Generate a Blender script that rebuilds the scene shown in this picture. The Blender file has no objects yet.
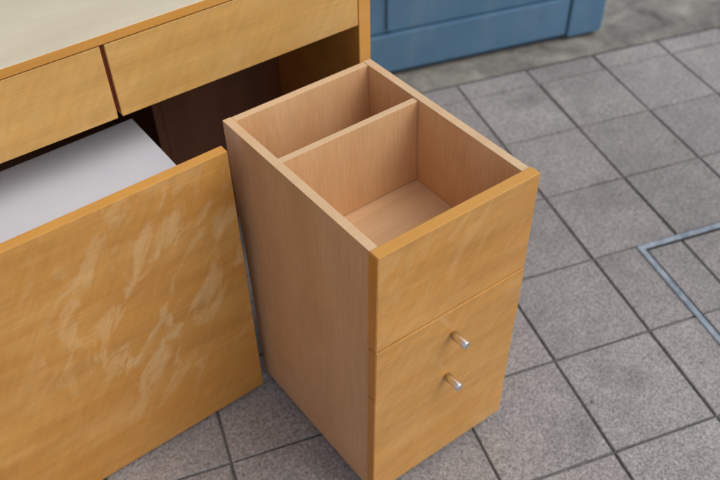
import bpy, bmesh, math, random
import numpy as np
from mathutils import Vector, Matrix
random.seed(4)
sc=bpy.context.scene
col=sc.collection

# ---------------------------------------------------------------- materials
def srgb(r,g,b):
    f=lambda c:(c/255/12.92 if c/255<=.04045 else ((c/255+.055)/1.055)**2.4)
    return (f(r),f(g),f(b),1)
class NT:
    def __init__(s,name):
        s.m=bpy.data.materials.new(name); s.m.use_nodes=True
        s.n=s.m.node_tree.nodes; s.l=s.m.node_tree.links
        s.b=s.n["Principled BSDF"]
    def add(s,t,**k):
        n=s.n.new(t)
        for a,v in k.items():
            if a in n.inputs: n.inputs[a].default_value=v
            else: setattr(n,a,v)
        return n
    def coords(s,scale,rot=(0,0,0),loc=(0,0,0),vtype='POINT'):
        tc=s.add("ShaderNodeTexCoord"); mp=s.add("ShaderNodeMapping"); mp.vector_type=vtype
        mp.inputs["Scale"].default_value=scale; mp.inputs["Rotation"].default_value=rot; mp.inputs["Location"].default_value=loc
        s.l.new(tc.outputs["Object"],mp.inputs["Vector"]); return mp.outputs[0]
    def noise(s,vec,scale=1,detail=4,rough=.5,dist=0):
        n=s.add("ShaderNodeTexNoise"); n.inputs["Scale"].default_value=scale;n.inputs["Detail"].default_value=detail
        n.inputs["Roughness"].default_value=rough; n.inputs["Distortion"].default_value=dist
        s.l.new(vec,n.inputs["Vector"]); return n.outputs["Fac"]
    def ramp(s,fac,stops):
        r=s.add("ShaderNodeValToRGB"); e=r.color_ramp.elements
        e[0].position,e[0].color=stops[0]; e[1].position,e[1].color=stops[-1]
        for p,c in stops[1:-1]:
            x=e.new(p); x.color=c
        s.l.new(fac,r.inputs[0]); return r.outputs[0]
    def mix(s,a,b,fac,mode='MIX'):
        m=s.add("ShaderNodeMix",data_type='RGBA',blend_type=mode)
        for v,i in ((fac,0),(a,6),(b,7)):
            if hasattr(v,"is_output"): s.l.new(v,m.inputs[i])
            else: m.inputs[i].default_value=v
        return m.outputs[2]
    def bump(s,h,strength,dist=.001):
        b=s.add("ShaderNodeBump"); b.inputs["Strength"].default_value=strength; b.inputs["Distance"].default_value=dist
        s.l.new(h,b.inputs["Height"]); s.l.new(b.outputs[0],s.b.inputs["Normal"])
def g(v): return (v,v,v,1)

def wood(name,base,dark,light,grain='z',rough=.4,fig=.5,coat=0,streak=.5,loc=(0,0,0),figrot=(0,.25,0),patch=0,centre=None):
    t=NT(name)
    st={'x':(3,110,110),'z':(110,110,3),'y':(110,3,110)}[grain]
    sm={'x':(.8,9,9),'z':(9,9,.8),'y':(9,.8,9)}[grain]
    fine=t.noise(t.coords(st,loc=loc),4,6,.6)
    med=t.noise(t.coords(sm,loc=loc),1.6,3,.5,.3)
    fg={'x':(4,14,14),'z':(14,14,4),'y':(14,4,14)}[grain]
    figure=t.noise(t.coords(fg,rot=figrot,loc=loc),1.5,4,.55,.3)
    c=t.mix(dark,base,t.ramp(med,[(.25,g(0)),(.7,g(1))]))
    c=t.mix(c,light,t.ramp(figure,[(.45,g(0)),(.75,g(fig))]))
    if patch:   # pale, soft "flame" figure of sliced maple
        v=t.coords((1,1,1),rot=(0,-.6,0),loc=loc)
        mp=t.add("ShaderNodeMapping"); mp.inputs["Scale"].default_value=(24,8,9); t.l.new(v,mp.inputs[0])
        pf=t.noise(mp.outputs[0],1,5,.6,.9)
        area=t.noise(t.coords((2.2,2.2,2.2),loc=(1.3,.2,2.1)),1.6,2,.5)
        ar=t.ramp(area,[(.42,g(0)),(.62,g(.7))])
        if centre:
            r_=.27
            gv=t.coords((r_,r_,r_*1.1),loc=centre,vtype='TEXTURE')
            gr=t.add("ShaderNodeTexGradient",gradient_type='SPHERICAL'); t.l.new(gv,gr.inputs[0])
            ar=t.mix(t.mix(ar,g(.35),1,'MULTIPLY'),t.ramp(gr.outputs["Fac"],[(0,g(0)),(.6,g(1))]),1,'ADD')
        pm=t.mix(t.ramp(pf,[(.5,g(0)),(.58,g(.75)),(.7,g(1))]),ar,1,'MULTIPLY')
        pm=t.mix(pm,g(patch),1,'MULTIPLY')
        c=t.mix(c,srgb(240,204,150),pm)
        wv=t.noise(t.coords((1.5,1.5,26),rot=(0,.12,0),loc=loc),1,3,.5,.8)
        c=t.mix(c,t.ramp(wv,[(.35,g(.9)),(.6,g(1.05))]),.7,'MULTIPLY')
        # fine cross ripple and short pores
        mp2=t.add("ShaderNodeMapping"); mp2.inputs["Scale"].default_value=(90,30,22); t.l.new(v,mp2.inputs[0])
        rp=t.noise(mp2.outputs[0],1,3,.55,.3)
        c=t.mix(c,t.ramp(rp,[(.35,g(.93)),(.65,g(1.05))]),.8,'MULTIPLY')
    # handling marks / faint grime
    gm=t.noise(t.coords((7,7,7),loc=(9,9,9)),1.2,5,.65)
    c=t.mix(c,t.ramp(gm,[(.3,g(.93)),(.6,g(1.02))]),.8,'MULTIPLY')
    c2=t.mix(c,t.ramp(fine,[(.3,g(.74)),(.7,g(1.13))]),streak,'MULTIPLY')
    t.l.new(c2,t.b.inputs["Base Color"])
    t.l.new(t.ramp(gm,[(.3,g(rough+.1)),(.7,g(rough-.06))]),t.b.inputs["Roughness"])
    t.b.inputs["Coat Weight"].default_value=coat; t.b.inputs["Coat Roughness"].default_value=.25
    t.bump(fine,.1,.0003)
    return t.m

M_maple =wood("maple_veneer",srgb(216,158,80),srgb(206,144,62),srgb(228,176,104),'x',.38,.5,.25,.4,patch=.25)
M_mapleB=wood("maple_board",srgb(216,158,80),srgb(204,140,60),srgb(226,176,104),'x',.36,.5,.3,.4,loc=(3,1,.4),patch=.5,centre=(-.15,0,.36))
M_mapleD=wood("maple_drawer",srgb(224,176,102),srgb(216,162,86),srgb(234,192,124),'x',.38,.5,.2,.4,loc=(7,2,1),patch=.25)
M_edge  =wood("maple_edge",srgb(226,164,80),srgb(214,148,62),srgb(234,180,100),'x',.4,.3,.1,.25)
M_beech =wood("beech_laminate",srgb(212,164,120),srgb(202,152,108),srgb(220,176,134),'z',.45,.35,.1,.55)
M_beechI=wood("beech_inside",srgb(228,184,134),srgb(218,170,120),srgb(234,194,148),'z',.5,.35,0,.5,loc=(5,0,0))
M_beechF=wood("beech_floor",srgb(234,194,148),srgb(224,182,134),srgb(240,204,160),'x',.5,.35,0,.5,loc=(5,0,0))
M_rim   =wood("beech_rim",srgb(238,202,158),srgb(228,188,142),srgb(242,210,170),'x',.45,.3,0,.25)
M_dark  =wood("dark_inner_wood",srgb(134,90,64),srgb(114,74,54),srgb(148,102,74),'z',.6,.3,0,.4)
M_top   =wood("cream_desktop",srgb(238,224,194),srgb(230,214,182),srgb(244,233,210),'x',.32,.5,.15,.2,loc=(2,5,1))

t=NT("white_laminate")
n=t.noise(t.coords((3,3,3)),2,3)
t.l.new(t.ramp(n,[(.3,srgb(228,230,236)),(.7,srgb(236,237,241))]),t.b.inputs["Base Color"]); t.b.inputs["Roughness"].default_value=.45
M_white=t.m
t=NT("brushed_steel"); t.b.inputs["Base Color"].default_value=g(.85); t.b.inputs["Metallic"].default_value=1
n=t.noise(t.coords((200,5,200)),3,3); t.l.new(t.ramp(n,[(.3,g(.22)),(.7,g(.34))]),t.b.inputs["Roughness"]); M_steel=t.m
t=NT("black_plastic"); t.b.inputs["Base Color"].default_value=g(.02); t.b.inputs["Roughness"].default_value=.5; M_black=t.m

# blue painted metal
t=NT("blue_paint")
a=t.noise(t.coords((2,2,2)),1.5,5,.6); b=t.noise(t.coords((30,30,4)),1,4,.6)
c=t.ramp(a,[(.3,srgb(76,114,144)),(.7,srgb(94,132,162))])
c=t.mix(c,srgb(122,140,152),t.ramp(b,[(.5,g(0)),(.8,g(.45))]))
d=t.noise(t.coords((6,6,6)),3,6,.7)
c=t.mix(c,srgb(66,76,84),t.ramp(d,[(.58,g(0)),(.75,g(.45))]))
t.l.new(c,t.b.inputs["Base Color"]); t.b.inputs["Roughness"].default_value=.5; t.bump(a,.2,.002); M_blue=t.m
t=NT("blue_paint_dark"); t.b.inputs["Base Color"].default_value=srgb(44,72,98); t.b.inputs["Roughness"].default_value=.5; M_blued=t.m

# paving tile
t=NT("paving_tile")
at=t.add("ShaderNodeAttribute"); at.attribute_name="tint"
big=t.noise(t.coords((1,1,1)),2.2,5,.6); mid=t.noise(t.coords((1,1,1)),22,4,.6); sp=t.noise(t.coords((1,1,1)),210,3,.7); sp2=t.noise(t.coords((1,1,1)),90,3,.65)
c=t.ramp(big,[(.3,srgb(145,140,138)),(.7,srgb(172,166,163))])
c=t.mix(c,t.ramp(sp,[(.34,g(.42)),(.5,g(1)),(.66,g(1.4))]),.85,'MULTIPLY')
c=t.mix(c,t.ramp(sp2,[(.36,g(.72)),(.5,g(1)),(.64,g(1.18))]),.7,'MULTIPLY')
c=t.mix(c,t.ramp(mid,[(.3,g(.84)),(.7,g(1.1))]),.8,'MULTIPLY')
c=t.mix(c,at.outputs["Color"],1,'MULTIPLY')
st=t.noise(t.coords((1,1,1),loc=(4,7,0)),5,4,.6)
c=t.mix(c,srgb(94,91,90),t.ramp(st,[(.58,g(0)),(.76,g(.5))]))
t.l.new(c,t.b.inputs["Base Color"]); t.b.inputs["Roughness"].default_value=.75
h=t.mix(sp,sp2,.5); t.bump(h,.8,.002); M_tile=t.m
t=NT("mortar_ground")
a=t.noise(t.coords((1,1,1)),60,5,.6); b=t.noise(t.coords((1,1,1)),4,4,.6)
c=t.mix(t.ramp(a,[(.3,srgb(92,91,91)),(.7,srgb(124,122,119))]),t.ramp(b,[(.35,g(.65)),(.65,g(1.25))]),1,'MULTIPLY')
t.l.new(c,t.b.inputs["Base Color"]); t.b.inputs["Roughness"].default_value=.9; M_mortar=t.m
t=NT("old_concrete")
a=t.noise(t.coords((1,1,1)),9,6,.65,.5); b=t.noise(t.coords((1,1,1)),120,4,.6)
c=t.ramp(a,[(.3,srgb(98,94,90)),(.5,srgb(140,136,128)),(.72,srgb(172,168,156))])
c=t.mix(c,t.ramp(b,[(.3,g(.75)),(.7,g(1.15))]),.8,'MULTIPLY')
t.l.new(c,t.b.inputs["Base Color"]); t.b.inputs["Roughness"].default_value=.9; t.bump(a,.6,.006); M_conc=t.m
t=NT("galvanised_frame")
a=t.noise(t.coords((1,1,1)),40,4,.6)
t.l.new(t.ramp(a,[(.35,srgb(138,150,162)),(.65,srgb(180,190,200))]),t.b.inputs["Base Color"]); t.b.inputs["Metallic"].default_value=.4; t.b.inputs["Roughness"].default_value=.5; M_galv=t.m

# ---------------------------------------------------------------- helpers
def empty(name,loc=(0,0,0),rz=0):
    e=bpy.data.objects.new(name,None); e.location=loc; e.rotation_euler=(0,0,rz); e.empty_display_size=.1; col.objects.link(e); return e
def box(name,x0,x1,y0,y1,z0,z1,mat,parent,bev=.001,warp=None,seg=2,topmat=None):
    bm=bmesh.new()
    V=[bm.verts.new((x,y,z)) for z in (z0,z1) for y in (y0,y1) for x in (x0,x1)]
    for f in ((0,2,3,1),(4,5,7,6),(0,1,5,4),(2,6,7,3),(0,4,6,2),(1,3,7,5)): bm.faces.new([V[i] for i in f])
    if warp:
        for v in bm.verts: v.co=warp(v.co)
    if bev: bmesh.ops.bevel(bm,geom=bm.edges[:],offset=bev,segments=seg,affect='EDGES',profile=.6)
    bmesh.ops.recalc_face_normals(bm,faces=bm.faces[:])
    me=bpy.data.meshes.new(name); bm.to_mesh(me); bm.free()
    me.materials.append(mat)
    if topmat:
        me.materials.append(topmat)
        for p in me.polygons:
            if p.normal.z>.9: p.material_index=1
    for p in me.polygons: p.use_smooth=False
    o=bpy.data.objects.new(name,me); col.objects.link(o); o.parent=parent; return o
def lathe(name,prof,mat,parent,loc,axis='y',n=28):
    bm=bmesh.new(); rings=[]
    for (d,r) in prof:
        rings.append([bm.verts.new((r*math.cos(2*math.pi*k/n),-d,r*math.sin(2*math.pi*k/n))) for k in range(n)])
    for a,b in zip(rings,rings[1:]):
        for k in range(n): bm.faces.new((a[k],a[(k+1)%n],b[(k+1)%n],b[k]))
    bm.faces.new(rings[0]); bm.faces.new(rings[-1])
    bmesh.ops.recalc_face_normals(bm,faces=bm.faces[:])
    me=bpy.data.meshes.new(name); bm.to_mesh(me); bm.free(); me.materials.append(mat)
    for p in me.polygons: p.use_smooth=len(p.vertices)==4
    o=bpy.data.objects.new(name,me); o.location=loc; col.objects.link(o); o.parent=parent
    if axis=='x': o.rotation_euler=(0,0,math.pi/2)
    return o

# ---------------------------------------------------------------- drawer pedestal
W,D,H=.275,.373,.60
ped=empty("drawer_pedestal")
T=[(0.001,.002),(.273,-.012),(.006,.373),(.280,.363)]
B=[(-.006,.009),(.281,-.006),(-.003,.346),(.284,.345)]
def warp(c):
    u,v,w=c.x/W,c.y/D,c.z/H
    def bl(q): return [ (1-u)*(1-v)*q[0][k]+u*(1-v)*q[1][k]+(1-u)*v*q[2][k]+u*v*q[3][k] for k in (0,1)]
    t,b=bl(T),bl(B)
    return Vector((b[0]*(1-w)+t[0]*w, b[1]*(1-w)+t[1]*w, c.z))
S=.414
box("side_panel_upper_1",0,.014,.0185,D,S+.0006,.5995,M_beech,ped,.0009,warp,topmat=M_rim)
box("side_panel_lower_1",0.0010,.014,.0185,D,.022,S-.0004,M_beech,ped,.0009,warp)
box("side_panel_upper_2",W-.014,W,.0185,D,S+.0006,.5995,M_beechI,ped,.0008,warp,topmat=M_rim)
box("side_panel_lower_2",W-.014,W,.0185,D,.022,S-.0006,M_beech,ped,.0008,warp)
box("back_panel",.0143,W-.0143,D-.013,D-.0005,.03,.599,M_beechI,ped,.0008,warp,topmat=M_rim)
box("divider",.0143,W-.0143,.237,.248,.443,.597,M_beechI,ped,.0008,warp,topmat=M_rim)
box("tray_floor",.0143,W-.0143,.019,D-.0135,.432,.442,M_beechF,ped,.0004,warp)
box("base_panel",.0143,W-.0143,.019,D-.0145,.024,.038,M_beech,ped,.0005,warp)
box("front_inner_lip",.0143,W-.0143,.0186,.0206,.4425,.592,M_beechI,ped,.0003,warp)
box("front_upper",-.001,W+.001,0,.018,S+.0012,.602,M_maple,ped,.0012,warp,topmat=M_edge)
box("front_middle",-.0015,W+.001,-.0012,.0178,.3012,S-.0012,M_maple,ped,.0012,warp)
box("front_lower",-.001,W+.001,0,.018,.024,.2988,M_maple,ped,.0012,warp)
# orange lipping on the visible side of the fronts
M_lip=wood("orange_lipping",srgb(206,138,58),srgb(192,122,44),srgb(216,152,72),'z',.4,.3,.1,.25)
box("edge_band_1",-.0022,-.0012,.0005,.0175,S+.003,.6005,M_lip,ped,0,warp)
box("edge_band_2",-.0022,-.0012,.0005,.0175,.026,.297,M_lip,ped,0,warp)
box("edge_band_3",-.0027,-.0017,-.0005,.0170,.303,S-.003,M_lip,ped,0,warp)
hp=[(-.002,.0045),(.003,.0045),(.0035,.0069),(.0305,.0069),(.0316,.0063),(.0319,.005)]
for i,(x,z,y) in enumerate(((.139,.356,-.003),(.137,.250,0.0))):
    lathe("handle_%d"%(i+1),hp,M_steel,ped,(x,y,z))
for i,(x,y) in enumerate(((.03,.04),(.25,.035),(.03,.31),(.25,.31))):
    lathe("castor_%d"%(i+1),[(-.007,.008),(-.006,.011),(.006,.011),(.007,.008)],M_black,ped,(x,y,.0113),'x')
# ---------------------------------------------------------------- desk
dk=empty("wooden_desk",(-.1,.488,0),math.radians(-2.6))
box("desk_top",-1.0,.466,-.001,.60,.7165,.731,M_edge,dk,.0012,topmat=M_top)
box("side_panel_right",.4415,.4655,.0,.595,.0,.716,M_edge,dk,.001)
box("side_panel_left",-.999,-.976,.0,.595,0,.716,M_edge,dk,.001)
box("drawer_front_1",-.485,-.0065,.0,.018,.592,.7145,M_mapleD,dk,.0012)
box("drawer_front_2",.0005,.4395,.0,.018,.592,.7145,M_mapleD,dk,.0012)
box("drawer_front_3",-.974,-.490,.0,.018,.592,.7145,M_mapleD,dk,.0012)
M_red=wood("reddish_gap_wood",srgb(120,56,34),srgb(100,44,28),srgb(130,66,42),'z')
box("drawer_divider",-.012,.006,.006,.55,.60,.715,M_red,dk,0)
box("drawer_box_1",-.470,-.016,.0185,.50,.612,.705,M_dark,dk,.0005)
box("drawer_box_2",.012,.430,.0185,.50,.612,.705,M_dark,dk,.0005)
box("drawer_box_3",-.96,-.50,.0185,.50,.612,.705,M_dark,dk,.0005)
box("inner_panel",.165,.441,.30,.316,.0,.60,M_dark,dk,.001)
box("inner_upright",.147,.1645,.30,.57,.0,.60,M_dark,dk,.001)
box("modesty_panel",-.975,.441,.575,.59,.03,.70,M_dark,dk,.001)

# ---------------------------------------------------------------- chest with white top under the desk
ct=empty("rolling_storage_chest",(-.015,.330,0),math.radians(-1.4))
box("front_board",-.92,0,0,.018,.010,.578,M_mapleB,ct,.0012,topmat=M_edge,warp=lambda c:Vector((c.x-.005*(1-c.z/.578)*(1 if c.x>-.1 else 0),c.y,c.z)))
box("white_top",-.88,-.040,.0185,.268,.488,.503,M_white,ct,.001)
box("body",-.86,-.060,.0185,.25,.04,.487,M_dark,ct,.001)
for i,(x,y) in enumerate(((-.1,.06),(-.1,.23),(-.8,.06),(-.8,.23))):
    lathe("castor_%d"%(i+1),[(-.01,.014),(-.009,.018),(.009,.018),(.01,.014)],M_black,ct,(x,y,.0185),'x')

# ---------------------------------------------------------------- blue metal shed
ty=-.3308
ex=Vector((math.cos(ty),math.sin(ty),0)); ey=Vector((math.sin(ty),-math.cos(ty),0)); O=Vector((.8841,.5670,0))
bl=empty("blue_metal_shed",(.872,.990,0),ty)
box("plinth",-2.2,.665,.02,.60,0,.02,M_blued,bl,.002)
box("wall_panel",-2.2,.552,.012,.60,.142,1.75,M_blue,bl,.003)
box("bottom_rail",-2.2,.552,0,.60,.02,.138,M_blue,bl,.004)
box("rail_seam",-2.2,.552,.016,.59,.1375,.1425,M_blued,bl,0)
box("corner_post",.556,.672,-.006,.602,.012,1.76,M_blue,bl,.006)
for k in range(3):
    box("door_rib_%d"%(k+1),-.02-.7*k,.0-.7*k,.004,.0115,.15,1.70,M_blue,bl,.002)
box("roof",-2.25,.72,-.05,.65,1.762,1.80,M_blue,bl,.006)

# ---------------------------------------------------------------- ground
def sheet(name,pts,z,mat):
    me=bpy.data.meshes.new(name); me.from_pydata([(p[0],p[1],z) for p in pts],[],[tuple(range(len(pts)))]); me.materials.append(mat)
    o=bpy.data.objects.new(name,me); col.objects.link(o); return o
sheet("ground",[(-300,-300),(300,-300),(300,300),(-300,300)],-.005,M_mortar)
def gp(i,j): return O+.2192*(j*ex+i*ey)
p=[gp(-1.36,-60),gp(-1.36,60),gp(-2.6,60),gp(-2.6,-60)]
sheet("concrete_strip",[(a.x,a.y) for a in p],-.001,M_conc)
bm=bmesh.new(); tl=bm.loops.layers.float_color.new("tint")
s=.2192; gap=.0052/s/2
rows=[(-1.34,-1)]+[(i,i+1) for i in range(-1,26)]+[(-2.6-k-1,-2.6-k) for k in range(14)]
for (i0,i1) in rows:
    for j in range(-24,26):
        v=random.uniform(.9,1.08); w=random.uniform(-.012,.012)
        dz=random.uniform(-.0006,.0006)
        jit=[(random.uniform(-.004,.004),random.uniform(-.004,.004)) for _ in range(4)]
        def ring(e,z): return [bm.verts.new(gp(a+q[0],b+q[1])+Vector((0,0,z+dz))) for (a,b),q in zip(((i0+gap+e,j+gap+e),(i0+gap+e,j+1-gap-e),(i1-gap-e,j+1-gap-e),(i1-gap-e,j+gap+e)),jit)]
        r0=ring(0,-.005); r1=ring(0.0,-.0018); r2=ring(.007,0)
        fs=[bm.faces.new(r2)]
        for A,Bq in ((r0,r1),(r1,r2)):
            for k in range(4): fs.append(bm.faces.new((A[k],A[(k+1)%4],Bq[(k+1)%4],Bq[k])))
        for f in fs:
            for l in f.loops: l[tl]=(v+w,v,v-w,1)
bmesh.ops.recalc_face_normals(bm,faces=bm.faces[:])
me=bpy.data.meshes.new("pavement"); bm.to_mesh(me); bm.free(); me.materials.append(M_tile)
if me.polygons[0].normal.z<0: me.flip_normals()
o=bpy.data.objects.new("pavement",me); col.objects.link(o)

# inspection cover frame, aligned with the tiles
fr=empty("access_cover_frame",(.845,.114,0),ty)
L=.70; wd=.013
box("bar_top",0,L,-wd,0,-.004,.0035,M_galv,fr,.001)
box("bar_left",0,wd,-L,-wd-.0005,-.004,.0035,M_galv,fr,.001)
box("bar_right",L-wd,L,-L,-wd-.0005,-.004,.0035,M_galv,fr,.001)
box("bar_bottom",wd+.0005,L-wd-.0005,-L,-L+wd,-.004,.0035,M_galv,fr,.001)
box("gap_top",wd,L-wd,-wd-.006,-wd-.0006,-.004,.0012,M_black,fr,0)
box("gap_left",wd+.0006,wd+.006,-L+wd,-wd-.0066,-.004,.0012,M_black,fr,0)

# small debris on the paving
bm=bmesh.new()
for k in range(130):
    x=random.uniform(-.6,1.9); y=random.uniform(-.7,1.0); r=random.uniform(.0012,.003)
    if k==0: x,y,r=.446,-.096,.0045
    m=Matrix.Translation((x,y,r*.5))@Matrix.Rotation(random.random()*6,4,'Z')@Matrix.Diagonal((1,random.uniform(.5,1),.5,1))
    bmesh.ops.create_icosphere(bm,subdivisions=1,radius=r,matrix=m)
me=bpy.data.meshes.new("pavement_grit"); bm.to_mesh(me); bm.free(); me.materials.append(M_conc)
o=bpy.data.objects.new("pavement_grit",me); col.objects.link(o)

# ---------------------------------------------------------------- light
w=bpy.data.worlds.new("World"); sc.world=w; w.use_nodes=True
n=w.node_tree.nodes; l=w.node_tree.links
sky=n.new("ShaderNodeTexSky"); sky.sky_type='NISHITA'; sky.sun_disc=False
sd=Vector((.62,-.78,0)).normalized(); el=math.radians(50)
sky.sun_elevation=el; sky.sun_rotation=math.atan2(sd.x,sd.y); sky.air_density=1.0; sky.dust_density=3
hs=n.new("ShaderNodeHueSaturation"); hs.inputs["Saturation"].default_value=.4
l.new(sky.outputs[0],hs.inputs["Color"]); bg=n["Background"]; l.new(hs.outputs[0],bg.inputs["Color"]); bg.inputs["Strength"].default_value=.15
sun=bpy.data.lights.new("sun","SUN"); sun.energy=.6; sun.angle=math.radians(45); sun.color=(1,.97,.92)
so=bpy.data.objects.new("sun",sun); col.objects.link(so)
dirv=Vector((sd.x*math.cos(el),sd.y*math.cos(el),math.sin(el)))
so.rotation_euler=dirv.to_track_quat('Z','Y').to_euler(); so.location=dirv*5

# ---------------------------------------------------------------- camera
yaw,pit,rol=.6565,.7743,-.0246
f=Vector((math.sin(yaw)*math.cos(pit),math.cos(yaw)*math.cos(pit),-math.sin(pit))); r=Vector((math.cos(yaw),-math.sin(yaw),0)); u=r.cross(f)
r2=r*math.cos(rol)+u*math.sin(rol); u2=r2.cross(f)
M=Matrix((r2,u2,-f)).transposed().to_4x4(); M.translation=Vector((-.4461,-.5412,1.3226))
cam=bpy.data.cameras.new("camera"); co=bpy.data.objects.new("camera",cam); col.objects.link(co); co.matrix_world=M
cam.sensor_width=36; cam.lens=823.69/720*36; cam.clip_start=.05; cam.clip_end=1000
cam.dof.use_dof=True; cam.dof.focus_distance=(Vector((.14,0,.5))-M.translation).dot(f); cam.dof.aperture_fstop=4.0
sc.camera=co
sc.view_settings.view_transform='Standard'
try: sc.view_settings.look='None'
except: pass
sc.view_settings.exposure=0
